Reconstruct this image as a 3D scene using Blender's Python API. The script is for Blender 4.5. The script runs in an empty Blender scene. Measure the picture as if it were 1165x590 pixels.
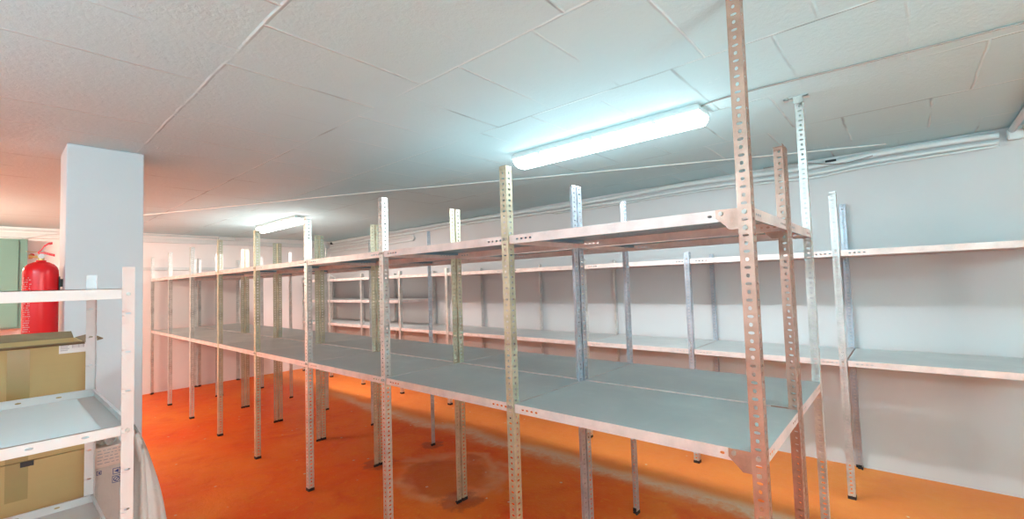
import bpy, bmesh, math, random
from mathutils import Vector, Matrix
random.seed(7)
S = bpy.context.scene
COL = S.collection

# ---------------------------------------------------------------- camera
cd = bpy.data.cameras.new('camera'); cam = bpy.data.objects.new('camera', cd); COL.objects.link(cam)
cam.location = (8.3718, -1.5254, 1.4708)
cam.rotation_euler = (1.61912, 0.0321, 0.7191)
cd.sensor_width = 36; cd.lens = 515.76/1165*36; cd.clip_start = 0.02
S.camera = cam
# ---------------------------------------------------------------- view + world
S.view_settings.view_transform = 'Standard'; S.view_settings.look = 'None'
S.view_settings.gamma = 1; S.view_settings.use_curve_mapping = False
S.view_settings.exposure = 0.22
W = bpy.data.worlds.new('world'); S.world = W; W.use_nodes = True
W.node_tree.nodes['Background'].inputs[0].default_value = (0.75, 0.88, 1, 1)
W.node_tree.nodes['Background'].inputs[1].default_value = 0.3
LAMP_NEAR = 9.0; LAMP_FAR = 15.0; TUBE_NEAR = 40.0; TUBE_FAR = 56.0; FILL_RIGHT = 120.0; FILL_UP = 470.0; FILL_BY_DOOR = 35.0; FILL_LEFT = 175.0; FILL_WARM = 400.0; FILL_DOORWAY = 66.0  # all but the near and far lamps are fill light added out of frame
def area(name, loc, rot, sx, sy, power, col):
    l = bpy.data.lights.new(name, 'AREA'); l.shape = 'RECTANGLE'; l.size = sx; l.size_y = sy
    l.energy = power; l.color = col
    o = bpy.data.objects.new(name, l); COL.objects.link(o); o.location = loc; o.rotation_euler = rot
    return o
# added fill light, tinted warm, set at the unseen doorway behind the camera
area('doorway_fill', (11.35, -1.6, 1.25), (0, math.radians(90), 0), 2.0, 1.6, FILL_DOORWAY, (1.0, 0.80, 0.70))

# ---------------------------------------------------------------- helpers
CEIL = 2.36
X0, X1, Y0, Y1 = -0.10, 11.5, -4.0, 2.78

def link(name, bm, mats, parent=None, smooth=False, loc=None):
    me = bpy.data.meshes.new(name); bm.normal_update(); bm.to_mesh(me); bm.free()
    if not isinstance(mats, (list, tuple)): mats = [mats]
    for m in mats: me.materials.append(m)
    if smooth:
        for p in me.polygons: p.use_smooth = True
    o = bpy.data.objects.new(name, me); COL.objects.link(o)
    if parent: o.parent = parent
    if loc: o.location = loc
    return o
def tag(o, label=None, cat=None, group=None, kind=None):
    if label: o['label'] = label
    if cat: o['category'] = cat
    if group: o['group'] = group
    if kind: o['kind'] = kind
    return o
def thing(name, label, cat, loc=(0, 0, 0), group=None, rz=0):
    o = bpy.data.objects.new(name, None); COL.objects.link(o); o.location = loc; o.empty_display_size = 0.1
    o.rotation_euler[2] = rz
    return tag(o, label, cat, group)
def dup(o, parent, loc=None):
    c = o.copy(); COL.objects.link(c); c.parent = parent
    if loc is not None: c.location = loc
    return c
def box(bm, x0, x1, y0, y1, z0, z1, mi=0, bev=0):
    r = bmesh.ops.create_cube(bm, size=1)
    vs = r['verts']
    for v in vs:
        v.co = Vector((x0+(v.co.x+.5)*(x1-x0), y0+(v.co.y+.5)*(y1-y0), z0+(v.co.z+.5)*(z1-z0)))
    fs = {f for v in vs for f in v.link_faces}
    if bev:
        es = {e for f in fs for e in f.edges}
        r2 = bmesh.ops.bevel(bm, geom=list(es), offset=bev, segments=2, profile=.6, affect='EDGES')
        fs = set(r2['faces']) | {f for f in fs if f.is_valid}
        for v in r2['verts']: fs |= set(v.link_faces)
    for f in fs: f.material_index = mi
def cyl(bm, p0, p1, r, n=12, r2=None, mi=0, cap=True):
    p0, p1 = Vector(p0), Vector(p1); d = p1-p0
    m = Matrix.Translation((p0+p1)/2) @ d.to_track_quat('Z', 'Y').to_matrix().to_4x4()
    g = bmesh.ops.create_cone(bm, cap_ends=cap, segments=n, radius1=r, radius2=r if r2 is None else r2, depth=d.length, matrix=m)
    for f in {f for v in g['verts'] for f in v.link_faces}: f.material_index = mi
def lathe(bm, prof, c=(0, 0, 0), n=32, mi=0):
    rings = []
    for r, z in prof:
        rings.append([bm.verts.new((c[0]+r*math.cos(2*math.pi*k/n), c[1]+r*math.sin(2*math.pi*k/n), c[2]+z)) for k in range(n)])
    for a, b in zip(rings, rings[1:]):
        for k in range(n):
            f = bm.faces.new((a[k], a[(k+1) % n], b[(k+1) % n], b[k])); f.material_index = mi
    for rg, fl in ((rings[0], True), (rings[-1], False)):
        f = bm.faces.new(rg[::-1] if fl else rg); f.material_index = mi
def tube(bm, pts, r, n=8, sub=6):
    pts = [Vector(p) for p in pts]
    P = []
    if len(pts) > 2 and sub > 1:
        for i in range(len(pts)-1):
            a = pts[max(i-1, 0)]; b = pts[i]; c = pts[i+1]; d = pts[min(i+2, len(pts)-1)]
            for k in range(sub):
                t = k/sub
                P.append(0.5*((2*b)+(c-a)*t+(2*a-5*b+4*c-d)*t*t+(3*b-a-3*c+d)*t**3))
        P.append(pts[-1])
    else: P = pts
    rings = []; up = Vector((0, 0, 1))
    for i, p in enumerate(P):
        t = (P[min(i+1, len(P)-1)]-P[max(i-1, 0)]).normalized()
        u = up if abs(t.z) < .95 else Vector((1, 0, 0))
        s = t.cross(u).normalized(); v = s.cross(t)
        rings.append([bm.verts.new(p+r*(math.cos(2*math.pi*k/n)*s+math.sin(2*math.pi*k/n)*v)) for k in range(n)])
    for a, b in zip(rings, rings[1:]):
        for k in range(n): bm.faces.new((a[k], a[(k+1) % n], b[(k+1) % n], b[k]))
    bm.faces.new(rings[0][::-1]); bm.faces.new(rings[-1])
def cell(bm, o, U, V, w, h, hole=None, mi=0):
    """flat cell w x h from corner o along U,V with an optional octagonal hole (hw, hh)"""
    o = Vector(o); U = Vector(U); V = Vector(V)
    def q(a, b): return bm.verts.new(o+U*a+V*b)
    if not hole:
        f = bm.faces.new((q(0, 0), q(w, 0), q(w, h), q(0, h))); f.material_index = mi; return
    hw, hh = hole[0]/2, hole[1]/2; cx, cy = w/2, h/2
    out = [(0, 0), (cx, 0), (w, 0), (w, cy), (w, h), (cx, h), (0, h), (0, cy)]
    k = .75
    inn = [(cx-hw*k, cy-hh*k), (cx, cy-hh), (cx+hw*k, cy-hh*k), (cx+hw, cy), (cx+hw*k, cy+hh*k), (cx, cy+hh), (cx-hw*k, cy+hh*k), (cx-hw, cy)]
    A = [q(*p) for p in out]; B = [q(*p) for p in inn]
    for i in range(8):
        j = (i+1) % 8
        f = bm.faces.new((A[i], A[j], B[j], B[i])); f.material_index = mi
def finish(bm, th):
    bmesh.ops.remove_doubles(bm, verts=bm.verts, dist=1e-5)
    bmesh.ops.recalc_face_normals(bm, faces=bm.faces)
    bmesh.ops.solidify(bm, geom=bm.faces[:], thickness=th)

# ---------------------------------------------------------------- materials
class NT:
    def __init__(s, name):
        s.m = bpy.data.materials.new(name); s.m.use_nodes = True; s.t = s.m.node_tree
        s.b = s.t.nodes['Principled BSDF']; s.out = s.t.nodes['Material Output']
        s.obj = s.n('ShaderNodeTexCoord').outputs['Object']
    def n(s, typ, **kw):
        x = s.t.nodes.new(typ)
        for k, v in kw.items(): setattr(x, k, v)
        return x
    def l(s, a, b): s.t.links.new(a, b)
    def inp(s, node, i, v):
        if hasattr(v, 'is_linked'): s.l(v, node.inputs[i])
        else: node.inputs[i].default_value = v
    def math(s, op, a, b=0.0, c=0.0, clamp=False):
        x = s.n('ShaderNodeMath', operation=op); x.use_clamp = clamp
        s.inp(x, 0, a); s.inp(x, 1, b); s.inp(x, 2, c); return x.outputs[0]
    def noise(s, scale, detail=4, rough=.55, vec=None, dist=0):
        x = s.n('ShaderNodeTexNoise'); s.l(vec or s.obj, x.inputs['Vector'])
        x.inputs['Scale'].default_value = scale; x.inputs['Detail'].default_value = detail
        x.inputs['Roughness'].default_value = rough; x.inputs['Distortion'].default_value = dist
        return x.outputs['Fac']
    def ramp(s, v, a, b, lo=0.0, hi=1.0):
        x = s.n('ShaderNodeMapRange'); x.interpolation_type = 'SMOOTHSTEP'
        s.inp(x, 0, v); x.inputs[1].default_value = a; x.inputs[2].default_value = b
        x.inputs[3].default_value = lo; x.inputs[4].default_value = hi; return x.outputs[0]
    def mix(s, f, a, b):
        x = s.n('ShaderNodeMix', data_type='RGBA')
        s.inp(x, 0, f)
        for i, v in ((6, a), (7, b)):
            if hasattr(v, 'is_linked'): s.l(v, x.inputs[i])
            else: x.inputs[i].default_value = (*v[:3], 1)
        return x.outputs[2]
    def sep(s, v=None):
        x = s.n('ShaderNodeSeparateXYZ'); s.l(v or s.obj, x.inputs[0]); return x.outputs
    def scale(s, vec3):
        x = s.n('ShaderNodeMapping'); s.l(s.obj, x.inputs[0]); x.inputs['Scale'].default_value = vec3; return x.outputs[0]
    def bump(s, h, strength=.3, dist=.01):
        x = s.n('ShaderNodeBump'); x.inputs['Strength'].default_value = strength; x.inputs['Distance'].default_value = dist
        s.l(h, x.inputs['Height']); s.l(x.outputs[0], s.b.inputs['Normal'])
    def set(s, col=None, rough=None, metal=None, **kw):
        for k, v in (('Base Color', col), ('Roughness', rough), ('Metallic', metal)):
            if v is None: continue
            if hasattr(v, 'is_linked'): s.l(v, s.b.inputs[k])
            elif k == 'Base Color': s.b.inputs[k].default_value = (*v[:3], 1)
            else: s.b.inputs[k].default_value = v
        for k, v in kw.items(): s.b.inputs[k.replace('_', ' ')].default_value = v
        return s.m

def plain(name, col, rough=.5, metal=0, var=.08, sc=12, bump=0):
    t = NT(name); n = t.noise(sc)
    a = [c*(1-var) for c in col]; b = [min(1, c*(1+var)) for c in col]
    if bump: t.bump(t.noise(sc*6), bump, .003)
    return t.set(t.mix(n, a, b), rough, metal)

def mat_floor():
    t = NT('orange_floor_paint'); x, y, z = t.sep()
    n1 = t.noise(.9, 6, .6); n2 = t.noise(3.5, 8, .65, dist=.6); n3 = t.noise(14, 8, .7); n4 = t.noise(60, 4, .6)
    c = t.mix(t.ramp(n1, .35, .68), (.93, .10, .008), (.98, .21, .024))
    c = t.mix(t.ramp(n2, .45, .75, 0, .7), c, (.84, .062, .006))
    c = t.mix(t.ramp(n3, .52, .78, 0, .75), c, (.96, .33, .08))
    # paler aisle beyond the racks: lamplight painted in, plus some wear
    soft = t.noise(1.6, 3, .5)
    yy = t.math('ADD', t.math('ADD', y, t.ramp(soft, .25, .75, -.07, .07)), t.ramp(n3, .2, .8, -.03, .03))
    aisle = t.ramp(yy, 1.30, 1.62)
    c = t.mix(t.math('MULTIPLY', aisle, .55), c, (.90, .34, .085))
    # lime streak along the aisle, plus the painted bright edge of the lamplight
    d = t.math('ABSOLUTE', t.math('SUBTRACT', yy, 1.55))
    st = t.ramp(d, .0, .15, 1, 0)
    st = t.math('MULTIPLY', st, t.ramp(n3, .15, .70)); st = t.math('MULTIPLY', st, t.ramp(x, 1.8, 3.2))
    c = t.mix(t.math('MULTIPLY', st, .9), c, (.90, .62, .44))
    # ring left by standing water
    dx = t.math('SUBTRACT', x, 5.62); dy = t.math('SUBTRACT', y, .86)
    rr = t.math('SQRT', t.math('ADD', t.math('MULTIPLY', dx, dx), t.math('MULTIPLY', t.math('MULTIPLY', dy, dy), 2.0)))
    rr = t.math('ADD', rr, t.ramp(soft, .2, .8, -.22, .22))
    ring = t.ramp(t.math('ABSOLUTE', t.math('SUBTRACT', rr, .50)), .0, .11, 1, 0)
    ring = t.math('MULTIPLY', ring, t.ramp(n2, .3, .65))
    c = t.mix(t.math('MULTIPLY', ring, .8), c, (.92, .38, .20))
    c = t.mix(t.math('MULTIPLY', t.ramp(rr, .40, .50, 1, 0), .4), c, (.46, .07, .03))
    # dark spots round some of the feet
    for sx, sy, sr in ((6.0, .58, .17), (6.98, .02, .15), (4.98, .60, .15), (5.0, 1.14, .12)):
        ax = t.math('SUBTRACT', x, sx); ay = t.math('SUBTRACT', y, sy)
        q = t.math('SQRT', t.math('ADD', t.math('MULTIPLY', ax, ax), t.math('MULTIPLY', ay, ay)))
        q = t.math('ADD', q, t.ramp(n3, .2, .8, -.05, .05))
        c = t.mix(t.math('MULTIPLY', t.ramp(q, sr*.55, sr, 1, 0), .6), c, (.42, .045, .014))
    # pale scuffs
    sc = t.noise(5, 8, .75, vec=t.scale((1.6, .7, 1)))
    c = t.mix(t.ramp(sc, .60, .78, 0, .55), c, (.98, .46, .18))
    c = t.mix(t.ramp(t.noise(6, 8, .75, vec=t.scale((.7, 1.5, 1))), .60, .75, 0, .6), c, (.66, .05, .008))
    # dust specks
    v = t.n('ShaderNodeTexVoronoi'); t.l(t.obj, v.inputs['Vector']); v.inputs['Scale'].default_value = 7
    sp = t.math('MULTIPLY', t.ramp(v.outputs['Distance'], .05, .09, 1, 0), t.ramp(n2, .45, .5))
    c = t.mix(t.math('MULTIPLY', sp, .8), c, (.85, .70, .58))
    t.bump(t.math('ADD', n3, t.math('MULTIPLY', n4, .5)), .4, .01)
    return t.set(c, t.ramp(n3, .3, .8, .45, .68), Specular_IOR_Level=.25)

def lines(t, coord, spacing, offset, width):
    u = t.math('DIVIDE', t.math('ADD', coord, offset), spacing)
    f = t.math('ABSOLUTE', t.math('SUBTRACT', t.math('FRACT', u), .5))
    return t.ramp(f, .5-width/spacing, .5, 0, 1)

def mat_ceiling():
    t = NT('painted_formwork_ceiling')
    n = t.noise(1.1, 5, .6); n2 = t.noise(5, 6, .6); n3 = t.noise(45, 6, .7)
    x, y, z = t.sep()
    wob = t.ramp(t.noise(3, 3), .2, .8, -.004, .004)
    xw = t.math('ADD', x, wob); yw = t.math('ADD', y, wob)
    # boards 0.38 wide, long joints every 0.66 m, alternate rows staggered
    ylin = lines(t, yw, .66, .28, .010)
    row = t.math('FLOOR', t.math('DIVIDE', t.math('ADD', y, .28), .66))
    sh = t.math('MULTIPLY', row, .145)
    xlin = lines(t, t.math('ADD', xw, sh), .385, -.095, .009)
    g1 = t.ramp(t.noise(1.6, 3), .36, .56); g2 = t.ramp(t.noise(2.1, 3, vec=t.scale((1, .6, 3))), .40, .58)
    rid = t.math('MAXIMUM', t.math('MULTIPLY', ylin, g1), t.math('MULTIPLY', xlin, g2))
    c = t.mix(n, (.54, .72, .75), (.615, .79, .82))
    c = t.mix(t.ramp(n2, .55, .8, 0, .35), c, (.56, .69, .71))
    dark = t.ramp(t.noise(1.3, 2, vec=t.scale((1, 1, 7))), .50, .56)
    lc = t.mix(dark, (.95, .96, .95), (.22, .23, .23))
    c = t.mix(t.math('MULTIPLY', rid, .45), c, lc)
    bl = t.ramp(t.noise(9, 5, .7, dist=.8), .68, .74)
    c = t.mix(t.math('MULTIPLY', bl, .45), c, (.88, .92, .92))
    n3 = t.math('ADD', n3, t.math('MULTIPLY', bl, .5))
    h = t.math('ADD', t.math('MULTIPLY', n3, .5), t.math('MULTIPLY', rid, .9))
    t.bump(h, .8, .008)
    return t.set(c, .7)

def mat_wall(name, a, b):
    t = NT(name); n = t.noise(1.3, 5, .55); n2 = t.noise(50, 4, .6)
    t.bump(n2, .18, .003)
    return t.set(t.mix(n, a, b), .62)

def mat_zinc(name, tint, rough=.36, metal=.75, dirt=.35):
    t = NT(name); n = t.noise(7, 6, .65); n2 = t.noise(38, 5, .6)
    d = [c*(1-dirt) for c in tint]
    c = t.mix(t.ramp(n, .35, .75), tint, d)
    c = t.mix(t.ramp(n2, .55, .8, 0, .4), c, [min(1, k*1.15) for k in tint])
    return t.set(c, t.ramp(n2, .2, .8, rough-.06, rough+.14), metal)

def mat_dusty(name):
    t = NT(name); n = t.noise(1.8, 5, .6, dist=.4); n2 = t.noise(9, 6, .65)
    c = t.mix(t.ramp(n, .35, .68), (.64, .65, .64), (.76, .765, .745))
    c = t.mix(t.ramp(n2, .55, .8, 0, .45), c, (.84, .85, .83))
    return t.set(c, t.ramp(n, .3, .7, .42, .60), .35)

M = {}
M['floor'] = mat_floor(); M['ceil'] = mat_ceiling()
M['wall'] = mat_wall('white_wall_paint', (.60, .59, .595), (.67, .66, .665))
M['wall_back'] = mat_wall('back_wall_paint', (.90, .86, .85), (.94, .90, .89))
M['pillar'] = mat_wall('pale_blue_pillar_paint', (.58, .63, .655), (.64, .69, .705))
M['zinc'] = mat_zinc('galvanised_steel', (.72, .74, .73))
M['zinc_yellow_cast'] = mat_zinc('yellow_light_cast_steel', (.72, .69, .52))  # galvanised like the rest; yellowish reflected light is put into the tint
M['zinc_blue_cast'] = mat_zinc('blue_light_cast_steel', (.60, .65, .72))  # same galvanised steel; bluish reflected light painted into the tint
M['zinc_warm_cast'] = mat_zinc('warm_light_cast_steel', (.58, .36, .28))  # same galvanised steel; warm light on the end posts painted into the tint
M['zinc_pale'] = mat_zinc('pale_galvanised_steel', (.80, .80, .76))
M['lip'] = mat_zinc('galvanised_shelf_steel', (.86, .73, .69), .45, .4, .2)  # pink tint paints in the warm light on the shelf lips
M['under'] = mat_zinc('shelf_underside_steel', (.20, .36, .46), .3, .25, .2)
M['dusty'] = mat_dusty('dusty_shelf_top')
M['dark_top'] = mat_zinc('darkened_top_shelf_steel', (.27, .31, .32), .8, 0, .3)  # unseen top shelves, darkened to cut lamp bounce onto the ceiling
M['black'] = plain('black_plastic', (.015, .015, .017), .5)
M['bolt'] = mat_zinc('bolt_steel', (.60, .56, .52), .4, .8)
M['cable'] = plain('white_painted_cable', (.74, .76, .76), .5, 0, .06, 30)
M['cable_dark'] = plain('grime_darkened_cable', (.33, .29, .27), .6)
M['housing'] = plain('lamp_housing_plastic', (.70, .74, .74), .45)
M['unit'] = plain('white_powder_coated_steel', (.74, .68, .67), .38, 0, .03)
M['unit_post'] = plain('warm_lit_white_coated_steel', (.72, .58, .55), .4, 0, .03)  # white coat; pink of the warm light painted in for the front posts
M['slot'] = plain('dark_slot', (.10, .10, .10), .8)
M['green'] = plain('sage_green_enamel', (.15, .29, .25), .4, 0, .05, 3)
M['red'] = plain('red_extinguisher_enamel', (.80, .010, .014), .25, 0, .04)
M['brass'] = plain('brass', (.62, .42, .16), .35, .9)
M['print_white'] = plain('white_print', (.85, .80, .78), .5)
M['print_red'] = plain('faded_white_print', (.75, .42, .40), .5)
M['paper'] = plain('white_paper', (.80, .86, .88), .6, 0, .02)
M['print_blue'] = plain('blue_print', (.05, .07, .25), .6)
M['print_grey'] = plain('grey_print', (.46, .40, .42), .6)

def mat_card():
    t = NT('brown_cardboard'); n = t.noise(4, 5, .6)
    w = t.noise(1, 2, .5, vec=t.scale((3, 3, 120)))
    c = t.mix(n, (.48, .31, .13), (.56, .37, .165))
    c = t.mix(t.math('MULTIPLY', w, .25), c, (.42, .29, .13))
    return t.set(c, .75)
M['card'] = mat_card()
M['card_in'] = plain('cardboard_inside', (.22, .145, .075), .8)
M['tape'] = plain('brown_packing_tape', (.34, .22, .075), .3, 0, .08)
def mat_plastic(name, a, b):
    t = NT(name); n = t.noise(14, 6, .65, dist=1.0)
    t.bump(n, .7, .01)
    return t.set(t.mix(n, a, b), .28)
M['wrap'] = mat_plastic('grey_crumpled_wrap', (.50, .47, .46), (.70, .67, .65))
M['wrap_pack'] = mat_plastic('printed_plastic_wrap', (.52, .46, .44), (.66, .58, .55))
M['wrap_pink'] = mat_plastic('pink_printed_label', (.74, .56, .50), (.80, .64, .58))
M['foam'] = mat_plastic('white_foam_sheet', (.86, .84, .82), (.93, .92, .90))

def emit(name, col, st):
    t = NT(name); x, y, z = t.sep(t.n('ShaderNodeTexCoord').outputs['Generated'])
    t.set((.85, .9, .9), .3); t.b.inputs['Emission Color'].default_value = (*col, 1)
    t.b.inputs['Emission Strength'].default_value = st
    return t.m

# ---------------------------------------------------------------- room shell
def slab(name, x0, x1, y0, y1, z0, z1, m):
    bm = bmesh.new(); box(bm, x0, x1, y0, y1, z0, z1)
    return tag(link(name, bm, m), kind='structure')
T = .2
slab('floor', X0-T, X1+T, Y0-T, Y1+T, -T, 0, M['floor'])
slab('ceiling', X0-T, X1+T, Y0-T, Y1+T, CEIL, CEIL+T, M['ceil'])
slab('wall_right', X0-T, X1+T, Y1, Y1+T, 0, CEIL, M['wall'])
slab('wall_back', X0-T, X0, Y0-T, Y1, 0, CEIL, M['wall_back'])
slab('wall_left', X0, X1, Y0-T, Y0, 0, CEIL, M['wall'])
# wall behind the camera, with its open doorway
bm = bmesh.new(); box(bm, X1, X1+T, Y0-T, -2.45, 0, CEIL); box(bm, X1, X1+T, -.75, Y1, 0, CEIL); box(bm, X1, X1+T, -2.45, -.75, 2.15, CEIL)
tag(link('wall_front', bm, M['wall']), kind='structure')
bm = bmesh.new(); box(bm, 4.37, 4.72, -1.255, -.90, 0, CEIL, bev=.006)
tag(link('wall_pillar', bm, M['pillar']), kind='structure')

# ---------------------------------------------------------------- slotted angle racks
FW = .040
def post_mesh(h, sx, sy, w=FW):
    """L profile: flange along sx in plane y=0, flange along sy in plane x=0, perforated every 25 mm"""
    bm = bmesh.new(); n = int(h/.025)
    for k in range(n):
        z = k*.025; hole = (.0190, .0095) if k % 2 else (.0110, .0130)
        cell(bm, (0, 0, z), (sx, 0, 0), (0, 0, 1), w, .025, hole)
        cell(bm, (0, 0, z), (0, sy, 0), (0, 0, 1), w, .025, hole)
    if h-n*.025 > .002:
        cell(bm, (0, 0, n*.025), (sx, 0, 0), (0, 0, 1), w, h-n*.025); cell(bm, (0, 0, n*.025), (0, sy, 0), (0, 0, 1), w, h-n*.025)
    bmesh.ops.remove_doubles(bm, verts=bm.verts, dist=1e-5)
    # make the outside normals face away from the inside of the L, then thicken inwards
    for f in bm.faces:
        f.normal_update(); c = f.calc_center_median()
        want = Vector((0, -sy, 0)) if abs(c.y) < 1e-6 else Vector((-sx, 0, 0))
        if f.normal.dot(want) < 0: f.normal_flip()
    bmesh.ops.solidify(bm, geom=bm.faces[:], thickness=.002)
    me = bpy.data.meshes.new('post'); bm.to_mesh(me); bm.free(); return me
def foot_mesh(sx, sy, w=FW):
    bm = bmesh.new(); e = .002
    def b(x0, x1, y0, y1, z0, z1): box(bm, min(x0, x1), max(x0, x1), min(y0, y1), max(y0, y1), z0, z1)
    b(-e*sx, (w+e)*sx, -e*sy, .007*sy, 0, .020); b(-e*sx, .007*sx, .007*sy, (w+e)*sy, 0, .020)
    b(-e*sx, (w*.75)*sx, -e*sy, (w*.75)*sy, 0, .008)
    me = bpy.data.meshes.new('foot_cap'); bm.to_mesh(me); bm.free(); me.materials.append(M['black']); return me
_pm = {}
def add_post(parent, x, y, sx, sy, h, mat, dxtop=0.0):
    k = (round(h, 3), sx, sy, mat)
    if k not in _pm:
        me = post_mesh(h-.003, sx, sy); me.materials.append(M[mat]); _pm[k] = me
    if ('f', sx, sy) not in _pm: _pm[('f', sx, sy)] = foot_mesh(sx, sy)
    o = bpy.data.objects.new('post', _pm[k]); COL.objects.link(o); o.parent = parent; o.location = (x, y, .003)
    if dxtop: o.rotation_euler = (0, math.atan2(dxtop, h), 0)
    f = bpy.data.objects.new('foot_cap', _pm[('f', sx, sy)]); COL.objects.link(f); f.parent = o; f.location = (0, 0, -.003)
    f['label'] = 'black plastic foot cap'
    return o
def shelf_mesh(L, D, lip=.038, ribs=True, top='dusty'):
    """pressed tray: sheet on top, perforated lips turned down on four sides, stiffening ribs below; origin = left front top corner"""
    bm = bmesh.new()
    f = bm.faces.new([bm.verts.new(p) for p in ((0, 0, 0), (L, 0, 0), (L, D, 0), (0, D, 0))]); f.material_index = 0
    def lipface(o, U, ln):
        n = int(ln/.025); rest = (ln-n*.025)/2; o = Vector(o); U = Vector(U)
        cell(bm, o-Vector((0, 0, lip)), U, (0, 0, 1), rest, lip, mi=1)
        for k in range(n):
            hole = (.014, .009) if (k in (1, 2, 3, 4) or n-1-k in (1, 2, 3, 4)) else None
            cell(bm, o+U*(rest+k*.025)-Vector((0, 0, lip)), U, (0, 0, 1), .025, lip, hole, 1)
        cell(bm, o+U*(rest+n*.025)-Vector((0, 0, lip)), U, (0, 0, 1), rest, lip, mi=1)
    lipface((0, 0, 0), (1, 0, 0), L); lipface((0, D, 0), (1, 0, 0), L)
    lipface((0, 0, 0), (0, 1, 0), D); lipface((L, 0, 0), (0, 1, 0), D)
    # returned flange at the bottom of the long lips
    for y0, y1 in ((0, .012), (D-.012, D)):
        f = bm.faces.new([bm.verts.new(p) for p in ((0, y0, -lip), (L, y0, -lip), (L, y1, -lip), (0, y1, -lip))]); f.material_index = 1
    bmesh.ops.remove_doubles(bm, verts=bm.verts, dist=1e-5)
    if ribs:
        for xx in (.02, L-.02-.03):
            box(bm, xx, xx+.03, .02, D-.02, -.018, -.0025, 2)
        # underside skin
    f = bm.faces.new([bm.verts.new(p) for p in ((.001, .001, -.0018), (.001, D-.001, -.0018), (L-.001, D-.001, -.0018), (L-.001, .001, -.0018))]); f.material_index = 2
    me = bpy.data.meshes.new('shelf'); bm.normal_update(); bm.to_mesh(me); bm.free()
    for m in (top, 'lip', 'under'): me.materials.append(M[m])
    return me
def add_shelf(parent, me, loc):
    o = bpy.data.objects.new('shelf', me); COL.objects.link(o); o.parent = parent; o.location = loc; return o
bm = bmesh.new(); cyl(bm, (0, 0, 0), (0, -.0055, 0), .0075, 6); cyl(bm, (0, -.0055, 0), (0, -.0075, 0), .0045, 8)
_b = link('bolt', bm, M['bolt']); BOLT = _b.data; bpy.data.objects.remove(_b)
def add_bolt(parent, loc, rz=0):
    o = bpy.data.objects.new('bolt', BOLT); COL.objects.link(o); o.parent = parent; o.location = loc; o.rotation_euler = (0, 0, rz); return o
def gusset(parent, x, y, z, sx, sy, mat='zinc_warm_cast'):
    """triangular corner plate: corner at (x,z), legs 0.075 along sx and down"""
    bm = bmesh.new(); a = .066
    pts = [(0, 0), (a, 0), (a, -.026), (.026, -a), (0, -a)]
    v = [bm.verts.new((sx*p, 0, q)) for p, q in pts]; bm.faces.new(v)
    r = bmesh.ops.extrude_face_region(bm, geom=bm.faces[:])
    for e in r['geom']:
        if isinstance(e, bmesh.types.BMVert): e.co.y += .0016*sy
    bmesh.ops.recalc_face_normals(bm, faces=bm.faces)
    o = link('corner_plate', bm, M[mat], parent, loc=(x, y, z))
    add_bolt(o, (sx*.050, 0, -.013), 0)
    return o

ZM, ZT, LIP = .928, 1.678, .038
D1 = .571
def island(name, label, yf, mats_f, mats_b, hf, hb, group=None):
    root = thing(name, label, 'shelving rack', (0, 0, 0), group)
    yb = yf+D1+.004
    fr = []; bk = []
    for i in range(9):
        sx = 1 if i == 0 else -1; cx = i-.02 if i == 0 else i+.02
        fr.append(add_post(root, cx, yf, sx, 1, hf[i], mats_f[i]))
        bk.append(add_post(root, cx, yb, sx, -1, hb[i], mats_b[i]))
    sm = shelf_mesh(.992, D1-.004)
    sl = shelf_mesh(1.026, D1-.004)
    for z in (ZM, ZT):
        if z == ZT: sm = shelf_mesh(.992, D1-.004, top='dark_top'); sl = shelf_mesh(1.026, D1-.004, top='dark_top')
        for i in range(8):
            if i == 0: add_shelf(root, sl, (-.013, yf+.004, z))
            else: add_shelf(root, sm, (i+.0245, yf+.004, z))
    # last panel stops inside the end posts: bolts and corner plates there
    for z in (ZM, ZT):
        for i, p in enumerate(fr):
            if i < 4: continue
            for dx in ((-.012, -.028) if i < 8 else (-.02,)):
                add_bolt(p, (dx, 0, z-.018))
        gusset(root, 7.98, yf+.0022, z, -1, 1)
        add_bolt(fr[8], (-.02, 0, z-.068))
    return root, fr, bk
H2 = 2.0
def hs(**k):
    a = [H2]*9
    for i, v in k.items(): a[int(i[1:])] = v
    return a
YM = D1+.004
fmF = ['zinc_pale', 'zinc_pale', 'zinc_pale', 'zinc_yellow_cast', 'zinc_yellow_cast', 'zinc_pale', 'zinc_pale', 'zinc_yellow_cast', 'zinc_warm_cast']
fmM = ['zinc', 'zinc', 'zinc_yellow_cast', 'zinc_yellow_cast', 'zinc_yellow_cast', 'zinc_yellow_cast', 'zinc_yellow_cast', 'zinc_blue_cast', 'zinc_warm_cast']
fmB = ['zinc', 'zinc', 'zinc_pale', 'zinc_pale', 'zinc', 'zinc_blue_cast', 'zinc_blue_cast', 'zinc_blue_cast', 'zinc_pale']
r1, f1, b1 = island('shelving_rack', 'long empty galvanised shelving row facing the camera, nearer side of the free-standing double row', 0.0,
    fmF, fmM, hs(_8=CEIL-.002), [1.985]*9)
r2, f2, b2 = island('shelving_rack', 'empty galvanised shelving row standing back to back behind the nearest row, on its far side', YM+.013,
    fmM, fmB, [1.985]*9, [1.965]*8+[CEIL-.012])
r1_end = b2[8]
bm = bmesh.new(); box(bm, -.075, .035, -.02, .02, 0, .004); box(bm, -.075, .035, -.02, -.016, .0, .0085); box(bm, -.03, .01, -.024, -.02, -.03, .004)
o = link('ceiling_bracket', bm, M['zinc_pale'], r2, loc=(8.01, b2[8].location.y-.012, CEIL-.0095))
add_bolt(o, (-.055, -.02, .002)); 

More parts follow.
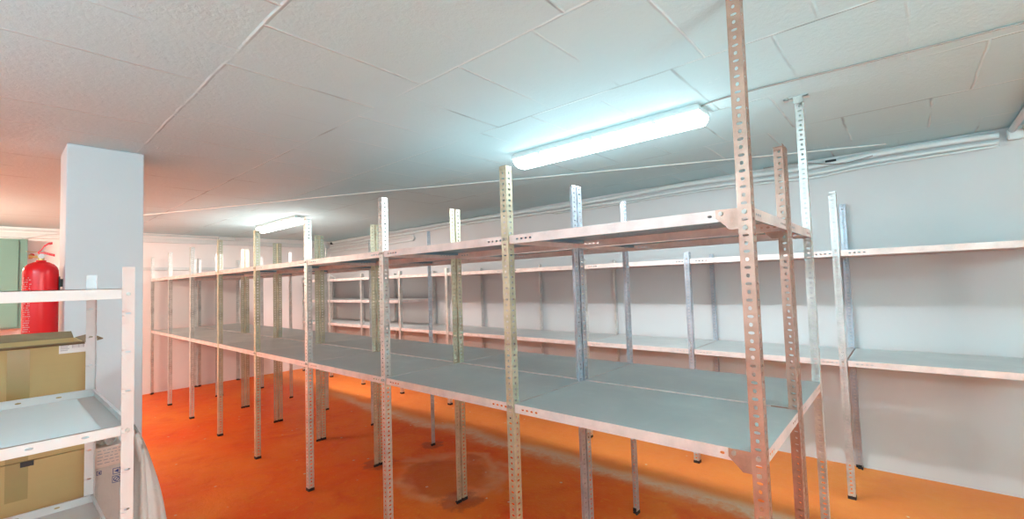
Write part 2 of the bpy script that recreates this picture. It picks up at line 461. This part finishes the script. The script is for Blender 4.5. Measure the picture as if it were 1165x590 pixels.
# wall rack
WL = .9825; wx = lambda i: 8.0155-(8-i)*WL
YW0, YW1 = 2.137, 2.757
root = thing('shelving_rack', 'empty galvanised shelving rack standing along the white wall on the right', 'shelving rack')
DW = YW1-YW0-.008
sm = shelf_mesh(WL-.009, DW); sl = shelf_mesh(WL+.025, DW)
for i in range(0, 10):
    sx = 1 if i == 0 else -1; x = wx(i)+(-.02 if i == 0 else .02)
    h = 2.0 if i == 8 else 1.66
    mt = ['zinc', 'zinc_pale', 'zinc_pale', 'zinc_pale', 'zinc_pale', 'zinc', 'zinc_pale', 'zinc_blue_cast', 'zinc', 'zinc'][i]
    p = add_post(root, x, YW0, sx, 1, h, mt); q = add_post(root, x, YW1, sx, -1, 1.98 if i == 8 else h, 'zinc' if i < 7 else 'zinc_blue_cast')
    if i >= 6:
        for z in (.895, 1.625): add_bolt(p, (-.02, 0, z-.02))
for z, n in ((.887, 9), (1.262, 3), (1.605, 9)):
    if z > 1.5: sm = shelf_mesh(WL-.009, DW, top='dark_top'); sl = shelf_mesh(WL+.025, DW, top='dark_top')
    for i in range(n):
        if i == 0: add_shelf(root, sl, (wx(0)-.013, YW0+.004, z))
        else: add_shelf(root, sm, (wx(i)+.0245, YW0+.004, z))

# ---------------------------------------------------------------- ceiling lamps
def lamp(label, x, y, L, w, power, col, m, group, rz=0):
    t = thing('ceiling_lamp', label, 'ceiling light', (x, y, CEIL), group, rz)
    bm = bmesh.new(); hw = w/2; hl = L/2
    # tapering housing
    vs = []
    for z, a, b in ((0, hl-.012, hw-.016), (-.028, hl, hw), (-.040, hl, hw)):
        vs.append([bm.verts.new((sx*a, sy*b, z)) for sx, sy in ((-1, -1), (1, -1), (1, 1), (-1, 1))])
    for a, b in zip(vs, vs[1:]):
        for k in range(4): bm.faces.new((a[k], b[k], b[(k+1) % 4], a[(k+1) % 4]))
    bm.faces.new(vs[0]); bm.faces.new(vs[-1][::-1])
    link('housing', bm, M['housing'], t)
    # prismatic diffuser: faceted, rounded section and chamfered ends
    bm = bmesh.new(); prof = [(-hw+.016, -.0405), (-hw+.010, -.062), (-hw+.022, -.086), (-hw+.05, -.096), (hw-.05, -.096), (hw-.022, -.086), (hw-.010, -.062), (hw-.016, -.0405)]
    xs = [(-hl+.004, 1, 1), (-hl+.02, 1, 1.0), (hl-.02, 1, 1), (hl-.004, 1, 1)]
    rings = []
    for k, (xx, _, _) in enumerate(xs):
        e = k in (0, 3)
        rings.append([bm.verts.new((xx, yy*(.93 if e else 1), -.0405+(zz+.0405)*(.62 if e else 1))) for yy, zz in prof])
    for a, b in zip(rings, rings[1:]):
        for k in range(7): bm.faces.new((a[k], a[k+1], b[k+1], b[k]))
    bm.faces.new(rings[0][::-1]); bm.faces.new(rings[-1]); 
    bmesh.ops.recalc_face_normals(bm, faces=bm.faces)
    link('diffuser', bm, m, t)
    a = area('tube_light', (0, 0, -.0975), (0, 0, 0), L-.10, w-.11, power, col); a.parent = t
    bm = bmesh.new(); box(bm, -.012, .012, -.003, .003, -.055, -.030)
    c = link('clip', bm, M['housing'], t, loc=(-hl*.62, -hw-.003, 0))
    for xx, yy in ((0, -hw-.003), (hl*.62, -hw-.003), (-hl*.62, hw+.003), (0, hw+.003), (hl*.62, hw+.003)): dup(c, t, (xx, yy, 0))
    return t
COOL = (.86, .97, 1.0)
mN = emit('near_diffuser_light', COOL, LAMP_NEAR); mF = emit('far_diffuser_light', (1, .84, .78), LAMP_FAR)
mR = emit('right_fill_tube', (.42, .92, 1.0), FILL_RIGHT); mU = emit('uplight_fill_tube', (.10, .86, 1.0), FILL_UP); mV = emit('rear_uplight_fill_tube', (.18, .86, 1.0), FILL_UP*.6); mD = emit('door_fill_tube', (1, .62, .5), FILL_BY_DOOR)
mA = emit('left_fill_tube', (.66, .86, 1.0), FILL_LEFT); mW = emit('warm_fill_tube', (1, .84, .68), FILL_WARM)
lamp('long fluorescent ceiling lamp nearest the camera, above the right part of the racks', 6.97, .925, 1.28, .17, TUBE_NEAR, COOL, mN, 'fluorescent ceiling lamps')
lamp('small-looking far fluorescent ceiling lamp above the left part of the racks', 2.18, .95, 1.28, .17, TUBE_FAR, (1, .84, .78), mF, 'fluorescent ceiling lamps')
def batten(label, x, y, m, hw=.025):  # fill lamp added out of frame
    """open batten with a bare tube, hung a hand below the ceiling (fill lamp added outside the frame)"""
    t = thing('fill_batten_lamp', label, 'ceiling light', (x, y, CEIL), 'added batten fill lamps')
    bm = bmesh.new(); box(bm, -.62, .62, -hw, hw, -.16, -.125, bev=.004); link('housing', bm, M['housing'], t)
    bm = bmesh.new(); cyl(bm, (-.595, 0, -.20), (.595, 0, -.20), .019, 16); link('tube', bm, m, t)
    for xx in (-.60, .60):
        bm = bmesh.new(); box(bm, xx-.006, xx+.006, -.015, .015, -.222, -.155); link('lamp_holder', bm, M['housing'], t)
        bm = bmesh.new(); cyl(bm, (xx*.7, 0, -.13), (xx*.7, 0, 0), .005, 8); link('hanger', bm, M['housing'], t)
def add_fill_uplight(label, x, y, mU):
    """indirect lamp: a tube lying in an open trough, hung low so that it shines on the ceiling (fill lamp added outside the frame)"""
    t = thing('fill_uplight', label, 'ceiling light', (x, y, CEIL), 'added indirect fill lamps')
    bm = bmesh.new(); box(bm, -.64, .64, -.06, .06, -.72, -.71); box(bm, -.64, .64, -.066, -.06, -.72, -.67); box(bm, -.64, .64, .06, .066, -.72, -.67)
    link('trough', bm, M['housing'], t)
    bm = bmesh.new(); cyl(bm, (-.6, 0, -.685), (.6, 0, -.685), .019, 16); link('tube', bm, mU, t)
    for xx in (-.63, .63):
        bm = bmesh.new(); cyl(bm, (xx, 0, -.71), (xx, 0, 0), .004, 8); link('hanger', bm, M['housing'], t)
add_fill_uplight('added indirect fill lamp with a low trough, left of the camera', 9.0, -2.9, mU)
add_fill_uplight('added indirect fill lamp with a low trough, behind the camera', 10.1, -.9, mV)
batten('added bare batten fill lamp over the aisle behind the camera', 10.7, -.2, mR)
batten('added bare batten fill lamp by the doorway', 10.2, -2.2, mD)
batten('added batten fill lamp with a wide reflector left of the camera', 6.6, -3.0, mA, .09)
batten('added warm bare batten fill lamp at the far left of the store', 1.6, -2.6, mW, .04)

# ---------------------------------------------------------------- cables and conduits
def cable(name, label, cat, pts, r, m='cable', sub=6, group=None):
    bm = bmesh.new(); tube(bm, pts, r, 8, sub)
    return tag(link(name, bm, M[m], smooth=True), label, cat, group)
zc = CEIL-.006
cable('cable', 'thin white painted cable slanting across the ceiling from behind the pillar to the right wall', 'cable',
      [(1.2, -.72, zc), (1.884, -.418, zc), (3.447, .284, zc), (4.4, .721, zc), (5.94, 1.49, zc), (7.214, 2.105, zc), (7.7, 2.33, zc-.002), (8.3, 2.60, zc-.002)], .0055)
cable('cable', 'thin dark cable on the ceiling running right from the near lamp', 'cable',
      [(7.6, .90, zc-.001), (7.82, .868, zc-.001), (8.74, .934, zc-.001), (11.4, 1.0, zc-.001)], .0045, 'cable_dark')
yw = Y1-.0245
cable('cable', 'top white cable of the bundle along the top of the right wall', 'cable',
      [(-.08, yw, 2.323), (1.4, yw, 2.333), (3.3, yw, 2.333), (5.4, yw, 2.313), (6.1, yw, 2.313), (6.76, yw, 2.328), (7.4, yw, 2.313), (7.75, yw, 2.303), (8.1, yw-.004, 2.316), (8.5, yw-.004, 2.323), (8.86, yw-.004, 2.315)], .0215)
cable('cable', 'lower white cable of the bundle along the top of the right wall', 'cable',
      [(.6, yw, 2.264), (2.4, yw, 2.274), (3.6, yw, 2.284), (5.4, yw, 2.269), (6.1, yw, 2.264), (6.8, yw, 2.274), (7.4, yw, 2.264), (7.85, yw, 2.249), (8.2, yw, 2.271), (8.6, yw, 2.272), (8.86, yw, 2.269)], .014)
cable('cable', 'thin sagging cable hanging a little below the bundle on the right wall', 'cable',
      [(5.3, yw, 2.244), (6.0, yw, 2.240), (6.8, yw, 2.248), (7.3, yw, 2.240), (7.8, yw-.01, 2.215), (8.05, yw-.012, 2.230), (8.25, yw, 2.242), (8.6, yw, 2.244), (8.86, yw, 2.247)], .008)
cable('cable', 'thin dark loose wire looping by the cable bundle on the right wall', 'cable',
      [(7.5, yw-.03, 2.352), (7.75, yw-.03, 2.345), (7.95, yw-.03, 2.30), (8.05, yw-.03, 2.288), (8.14, yw-.03, 2.297), (8.22, yw-.028, 2.31)], .004, 'cable_dark')
bm = bmesh.new(); box(bm, 7.93, 8.0, yw-.040, yw-.028, 2.314, 2.330, bev=.003)
tag(link('cable_clamp', bm, M['black']), 'small black clamp on the cables at the top of the right wall', 'clamp')
# junction box and the two pipes running from it
t = thing('junction_box', 'white junction box at the top of the right wall where the pipes meet', 'junction box', (8.93, Y1, 2.305))
bm = bmesh.new(); box(bm, -.035, .035, -.05, -.002, -.035, .035, bev=.006); link('box_body', bm, M['housing'], t)
bm = bmesh.new(); box(bm, -.028, .028, -.056, -.0505, -.028, .028, bev=.003); link('lid', bm, M['cable'], t)
for k, (xx, lab) in enumerate(((8.915, 'left'), (8.975, 'right'))):
    cable('pipe', f'{lab} one of two white pipes on the ceiling crossing towards the junction box', 'pipe',
          [(xx, Y1-.06, 2.33), (xx, 2.2, 2.335), (xx, 1.0, 2.335), (xx, -3.9, 2.335)], .018, sub=2, group='ceiling pipes')
# conduit loop on the right wall, far end
cable('conduit', 'white conduit with a U bend on the far end of the right wall', 'conduit',
      [(-.08, yw, 2.225), (1.3, yw, 2.225), (2.5, yw, 2.232), (2.60, yw, 2.225), (2.645, yw, 2.195), (2.60, yw, 2.165), (2.5, yw, 2.158), (1.3, yw, 2.150), (-.08, yw, 2.155)], .014)
bm = bmesh.new(); cyl(bm, (.05, yw-.02, 2.31), (.09, yw-.02, 2.31), .022, 10)
tag(link('cable_gland', bm, M['black']), 'small black cable end where right wall meets back wall under the ceiling', 'cable gland')
# trunking on the back wall
def trunk(label, z0, z1, ya, yb, d=.03):
    bm = bmesh.new(); box(bm, X0, X0+d, ya, yb, z0, z1, bev=.003)
    tag(link('cable_trunking', bm, M['cable']), label, 'cable trunking')
trunk('wide white trunking along the back wall just under the ceiling', 2.222, 2.290, Y0, 2.7, .045)
trunk('narrow white trunking along the back wall above the shelf tops', 1.805, 1.852, -1.18, 2.6)
cable('pipe', 'thin white pipe above the trunking on the back wall', 'pipe', [(X0+.018, Y0+.02, 2.33), (X0+.018, -1, 2.325), (X0+.018, .3, 2.335), (X0+.018, .87, 2.325)], .012)
bm = bmesh.new(); box(bm, X0, X0+.08, .884, 1.12, 2.292, 2.35, bev=.006)
tag(link('junction_box', bm, M['housing']), 'white box ending the thin pipe on the back wall under the ceiling', 'junction box')
cable('cable', 'thin loose cable rising over the green cabinet on the back wall', 'cable',
      [(X0+.05, -1.34, 2.19), (X0+.055, -1.2, 2.24), (X0+.057, -.9, 2.30), (X0+.055, -.6, 2.315)], .006)

# ---------------------------------------------------------------- green cabinet etc. on the back wall
t = thing('electrical_cabinet', 'sage green metal cabinet on the back wall left of the fire extinguisher', 'cabinet', (X0, -1.75, 1.09))
bm = bmesh.new(); box(bm, .002, .22, -.5, .5, 0, 1.10, bev=.004); link('cabinet_body', bm, M['green'], t)
bm = bmesh.new(); box(bm, .2215, .238, -.475, .425, .02, 1.08, bev=.004); d = link('door', bm, M['green'], t)
bm = bmesh.new(); box(bm, .2385, .25, -.44, -.42, .5, .6, bev=.003); link('handle', bm, M['black'], d)
bm = bmesh.new(); cyl(bm, (0, 0, 0), (.03, 0, 0), .026, 14); cyl(bm, (.03, 0, 0), (.05, 0, 0), .018, 14)
o = tag(link('push_button', bm, M['red'], loc=(X0, -1.205, 2.0)), 'small red push button on the back wall beside the green cabinet', 'button')
bm = bmesh.new(); box(bm, 0, .04, -.045, .045, -.032, .032, bev=.004)
tag(link('socket_box', bm, M['black'], loc=(X0, -1.19, 1.63)), 'small black box on the back wall between green cabinet and extinguisher', 'socket')

# ---------------------------------------------------------------- fire extinguisher
ex, ey, ez = 4.60, -1.345, 1.225
t = thing('fire_extinguisher', 'red fire extinguisher hanging on the side of the pale pillar', 'fire extinguisher', (ex, ey, ez))
R = .075
bm = bmesh.new()
lathe(bm, [(R*.8, 0), (R*.97, .008), (R, .02), (R, .375), (R*.985, .395), (R*.90, .415), (R*.72, .432), (R*.45, .443), (R*.28, .447), (R*.28, .455)], n=40)
link('cylinder', bm, M['red'], t, smooth=True)
bm = bmesh.new(); cyl(bm, (0, 0, .450), (0, 0, .490), .014, 14); cyl(bm, (0, 0, .475), (0, -.045, .475), .007, 10); cyl(bm, (0, -.035, .475), (.0, -.05, .475), .012, 12)
link('valve', bm, M['brass'], t)
bm = bmesh.new(); cyl(bm, (.012, .0, .478), (.034, .0, .478), .014, 14); link('gauge', bm, M['print_white'], t)
def lever(pts, w, name):
    bm = bmesh.new(); th = .0065
    a = [[bm.verts.new((sx*w, y, z+dz)) for sx in (-1, 1) for dz in (-th, th)] for y, z in pts]
    for p, q in zip(a, a[1:]):
        for i, j in ((0, 1), (1, 3), (3, 2), (2, 0)): bm.faces.new((p[i], p[j], q[j], q[i]))
    bm.faces.new((a[0][0], a[0][2], a[0][3], a[0][1])); bm.faces.new((a[-1][0], a[-1][1], a[-1][3], a[-1][2]))
    bmesh.ops.recalc_face_normals(bm, faces=bm.faces)
    return link(name, bm, M['red'], t)
lever([(-.012, .490), (.012, .498), (.03, .492), (.055, .485)], .010, 'carry_handle')
lever([(-.015, .497), (.0, .515), (.012, .538), (.028, .552), (.045, .556)], .010, 'trigger')
bm = bmesh.new(); tube(bm, [(0, -.06, .505), (0, -.03, .502), (0, .0, .505)], .002, 6, 3); link('pin', bm, M['brass'], t)
bm = bmesh.new(); box(bm, -.02, .02, R+.001, .0885, .30, .345); box(bm, -.03, .03, .072, .078, .28, .36); link('wall_bracket', bm, M['black'], t)
# printed text block on the shell, rows of small unreadable lettering
bm = bmesh.new()
rr = R+.0006
for row in range(26):
    z = .05+row*.012
    a = -1.15
    while a < -.62:
        w = random.uniform(.03, .09)
        if random.random() < .75:
            v = [bm.verts.new((rr*math.cos(q), rr*math.sin(q), zz)) for q, zz in ((a, z), (a+w, z), (a+w, z+.0055), (a, z+.0055))]
            bm.faces.new(v)
        a += w+.025
o = link('printed_text', bm, M['print_red'], t); o['kind'] = 'stuff'; o['label'] = 'small white lettering on the shell'

# ---------------------------------------------------------------- white shelving unit at the left
UX1, UX0 = 6.752, 6.03; UYR, UYL = -1.266, -2.16; UH = 1.545; uw = .027
t = thing('shelving_unit', 'white metal shelving unit with raised tray shelves at the left edge', 'shelving unit')
def uslots(bm, o, U, h, zs, out):
    """dark slots as shallow recessed tabs on a flange"""
def unit_post(cx, cy, sx, sy):
    """flange A faces x (runs along y), flange B runs along x; slots cut right through"""
    bm = bmesh.new(); pitch = .105; n = int(UH/pitch)
    for (U, N) in (((0, sy, 0), (sx, 0, 0)), ((sx, 0, 0), (0, sy, 0))):
        for k in range(n+1):
            z = k*pitch
            hh = min(pitch, UH-z)
            if hh < pitch-.001: cell(bm, (0, 0, z), U, (0, 0, 1), uw, hh); continue
            cell(bm, (0, 0, z), U, (0, 0, 1), uw, .045)
            cell(bm, (0, 0, z+.045), U, (0, 0, 1), uw, .015, (.013, .0055))
            cell(bm, (0, 0, z+.060), U, (0, 0, 1), uw, .045)
    bmesh.ops.remove_doubles(bm, verts=bm.verts, dist=1e-5)
    for f in bm.faces:
        f.normal_update(); c = f.calc_center_median()
        want = Vector((-sx, 0, 0)) if abs(c.x) < 1e-6 else Vector((0, -sy, 0))
        if f.normal.dot(want) < 0: f.normal_flip()
    bmesh.ops.solidify(bm, geom=bm.faces[:], thickness=.0015)
    o = link('post', bm, M['unit_post'] if cx > 6.5 else M['unit'], t, loc=(cx, cy, 0)); return o
for cx, sx in ((UX1, -1), (UX0, 1)):
    for cy, sy in ((UYR, -1), (UYL, 1)):
        unit_post(cx, cy, sx, sy)
def tray(z):
    bm = bmesh.new(); a, b, c, d = UX0+.0025, UX1-.0025, UYL+.0025, UYR-.0025; h = .028
    f = bm.faces.new([bm.verts.new(p) for p in ((a, c, z), (b, c, z), (b, d, z), (a, d, z))])
    def side(o, U, L):
        n = int(L/.10); r = (L-n*.10)/2
        cell(bm, o, U, (0, 0, 1), r, h)
        for k in range(n):
            oo = Vector(o)+Vector(U)*(r+k*.1)
            cell(bm, oo, U, (0, 0, 1), .039, h); cell(bm, oo+Vector(U)*.039, U, (0, 0, 1), .022, h, (.016, .006)); cell(bm, oo+Vector(U)*.061, U, (0, 0, 1), .039, h)
        cell(bm, Vector(o)+Vector(U)*(r+n*.1), U, (0, 0, 1), r, h)
    side((b, c, z), (0, 1, 0), d-c); side((a, c, z), (0, 1, 0), d-c)
    side((a, c, z), (1, 0, 0), b-a); side((a, d, z), (1, 0, 0), b-a)
    bmesh.ops.remove_doubles(bm, verts=bm.verts, dist=1e-5)
    # rolled top edge
    for (x0, x1, y0, y1) in ((b-.007, b, c, d), (a, a+.007, c, d), (a, b, d-.007, d), (a, b, c, c+.007)):
        box(bm, x0, x1, y0, y1, z+h-.0015, z+h)
    o = link('tray', bm, M['unit'], t)
    m = o.modifiers.new('thickness', 'SOLIDIFY'); m.thickness = .001
    for yy in (UYR-.0135, ):
        for zz in (z+.012,):
            k = add_bolt(o, (UX1-.001+.0015, yy, zz), math.radians(90)); k.scale = (.7, .7, .7)
    return o
for z in (1.458, 1.090, .700, .30): tray(z)
bm = bmesh.new(); box(bm, 6.06, 6.72, -1.95, -1.318, 1.0925, 1.0940)
tag(link('paper_sheet', bm, M['paper']), 'white sheet of card lying on the middle tray of the white shelving unit', 'sheet')

# ---------------------------------------------------------------- cartons behind the unit
def carton(label, x0, x1, y0, y1, z0, z1, flaps=None, tape=True, stamp=False, group='stacked brown cartons'):
    t = thing('cardboard_box', label, 'box', ((x0+x1)/2, (y0+y1)/2, z0), group)
    hx, hy, h = (x1-x0)/2, (y1-y0)/2, z1-z0; th = .004
    bm = bmesh.new()
    box(bm, -hx, hx, -hy, hy, 0, th); box(bm, hx-th, hx, -hy, hy, th, h); box(bm, -hx, -hx+th, -hy, hy, th, h)
    box(bm, -hx+th, hx-th, hy-th, hy, th, h); box(bm, -hx+th, hx-th, -hy, -hy+th, th, h)
    if not flaps: box(bm, -hx+th, hx-th, -hy+th, hy-th, h-th, h)
    link('carton_body', bm, M['card'], t)
    if tape:
        bm = bmesh.new(); box(bm, hx, hx+.0008, -.028, .028, 0 if flaps else h-.13, h-.005 if flaps else h)
        if not flaps: box(bm, -hx, hx, -.028, .028, h, h+.0008)
        link('tape', bm, M['tape'], t)
    if flaps:
        for kind, ang, ln in flaps:
            bm = bmesh.new(); a = math.radians(ang)
            c, s = math.cos(a)*ln, math.sin(a)*ln
            if kind in 'fb':
                sg = 1 if kind == 'f' else -1; xx = sg*hx
                q = [(xx, -hy+.005, h), (xx, hy-.005, h), (xx+sg*c, hy-.01, h+s), (xx+sg*c*1.0, -hy+.01, h+s*1.0)]
                if kind == 'b': q.insert(3, (xx+sg*c*.9, -.01, h+s*1.15))
            else:
                sg = 1 if kind == 'r' else -1; yy = sg*hy
                q = [(-hx+.005, yy, h), (hx-.005, yy, h), (hx-.01, yy+sg*c, h+s), (-hx+.01, yy+sg*c, h+s)]
            f = bm.faces.new([bm.verts.new(p) for p in q]); bm.normal_update()
            o = link('flap', bm, M['card_in'], t); m = o.modifiers.new('thickness', 'SOLIDIFY'); m.thickness = .004; m.offset = 0
    return t
cb = carton('brown carton standing on the floor, lowest of the stack behind the white unit', 5.60, 5.95, -1.66, -1.275, 0, .655, None)
lo = carton('brown carton in the middle of the stack behind the white unit, taped shut', 5.59, 5.955, -1.645, -1.277, .657, .882, None)
up = carton('open brown carton with raised flaps, topmost of the stack behind the white unit', 5.57, 5.95, -1.64, -1.282, .884, 1.285,
       [('f', 25, .02), ('b', 35, .045), ('l', 12, .12), ('r', 14, .05)])
# pale torn strip and label on the topmost box
bm = bmesh.new(); box(bm, 0, .0008, -.038, .038, -.018, .018)
lb = link('shipping_label', bm, M['print_white'], up, loc=(.1902, .150-.010, .391-.004)); lb['label'] = 'white printed shipping label'
bm = bmesh.new()
for k in range(12):
    y = -.002+k*.0029; box(bm, .0009, .0013, y, y+random.choice((.0008, .0015)), .000, .012)
for k in range(4): box(bm, .0009, .0013, -.034, -.010-(.004*(k % 2)), .010-k*.006, .0125-k*.006)
link('barcode', bm, M['print_grey'], lb)
# crushed dark slit on the middle box
bm = bmesh.new(); box(bm, 0, .0008, -.022, .012, -.014, .004)
link('hand_hole', bm, M['black'], lo, loc=(.1834, .03, .222))

# ---------------------------------------------------------------- wrapped package with printed signs
t = thing('wrapped_package', 'plastic-wrapped package with printed warning marks between the white unit and the pillar', 'package', (5.66, -1.195, 0))
bm = bmesh.new(); box(bm, -.14, .14, -.045, .045, 0, .77, bev=.012)
bmesh.ops.subdivide_edges(bm, edges=[e for e in bm.edges if e.calc_length() > .2], cuts=10)
link('package_body', bm, M['wrap_pack'], t)
bm = bmesh.new(); bmesh.ops.create_icosphere(bm, subdivisions=4, radius=1)
for v in bm.verts:
    n = math.sin(v.co.x*9+v.co.y*7)*.10+math.sin(v.co.z*11+v.co.y*13)*.08+math.sin(v.co.x*23-v.co.z*17)*.05
    v.co = Vector((v.co.x*.135, v.co.y*.045, v.co.z*.045))*(1+n); v.co.z += .862
link('crumpled_wrap', bm, M['wrap'], t)
bm = bmesh.new(); box(bm, -.142, .1435, -.044, .046, .752, .835, bev=.006)
link('printed_band', bm, M['wrap_pink'], t)
bm = bmesh.new()
for k in range(5):
    z = .820-k*.013
    y = -.036
    while y < .034:
        w = random.uniform(.006, .018); box(bm, .1436, .1441, y, min(y+w, .038), z, z+.0035); y += w+.005
link('printed_text', bm, M['print_grey'], t)
def ringmark(y, z, s, kind):
    bm = bmesh.new(); x0, x1 = .1405, .1411
    fr = .0022
    for a, b, c, d in ((-s, s, s-fr, s), (-s, s, -s, -s+fr), (-s, -s+fr, -s, s), (s-fr, s, -s, s)): box(bm, x0, x1, a, b, c, d)
    if kind == 'no':
        n = 20
        for k in range(n):
            a0, a1 = 2*math.pi*k/n, 2*math.pi*(k+1)/n
            v = [bm.verts.new((x1, r*math.cos(a), r*math.sin(a))) for r, a in ((s*.72, a0), (s*.72, a1), (s*.52, a1), (s*.52, a0))]; bm.faces.new(v)
        v = [bm.verts.new((x1, p*s, q*s)) for p, q in ((-.58, -.42), (-.42, -.58), (.58, .42), (.42, .58))]; bm.faces.new(v)
    else:
        v = [bm.verts.new((x1, p*s, q*s)) for p, q in ((-.6, 0), (.5, .65), (.5, -.65))]; bm.faces.new(v)
    link('printed_mark', bm, M['print_blue'], t, loc=(0, y, z))
ringmark(.026, .725, .0125, 'tri'); ringmark(.026, .692, .0145, 'no'); ringmark(-.030, .733, .008, 'tri')

# ---------------------------------------------------------------- folded foam sheets leaning by the pillar
t = thing('foam_roll', 'folded bundle of white foam sheeting standing on the floor right of the white unit', 'foam bundle', (5.66, -1.06, 0))
def fold(cx, w, top, bend, th, name, ph):
    bm = bmesh.new(); n = 28; m = 26; rings = []
    for j in range(m+1):
        s = j/m; z = top*s
        k = (1-s**3.2)
        ww = w*(.30+.70*k**.8); xx = cx-bend*s**2.5
        ring = []
        for i in range(n):
            a = 2*math.pi*i/n
            rr = 1+.07*math.sin(5*a+ph+2*s)+.05*math.sin(9*a-3*s+ph)
            ring.append(bm.verts.new((th*rr*math.cos(a), xx+ww*rr*math.sin(a), z+.02*math.sin(3*a+ph)*s)))
        rings.append(ring)
    for a, b in zip(rings, rings[1:]):
        for i in range(n): bm.faces.new((a[i], a[(i+1) % n], b[(i+1) % n], b[i]))
    bm.faces.new(rings[0][::-1]); bm.faces.new(rings[-1])
    link(name, bm, M['foam'], t, smooth=True)
fold(-.010, .040, .79, .010, .12, 'foam_sheet', 0)
fold(.050, .055, .84, .085, .11, 'foam_sheet', 1.7)
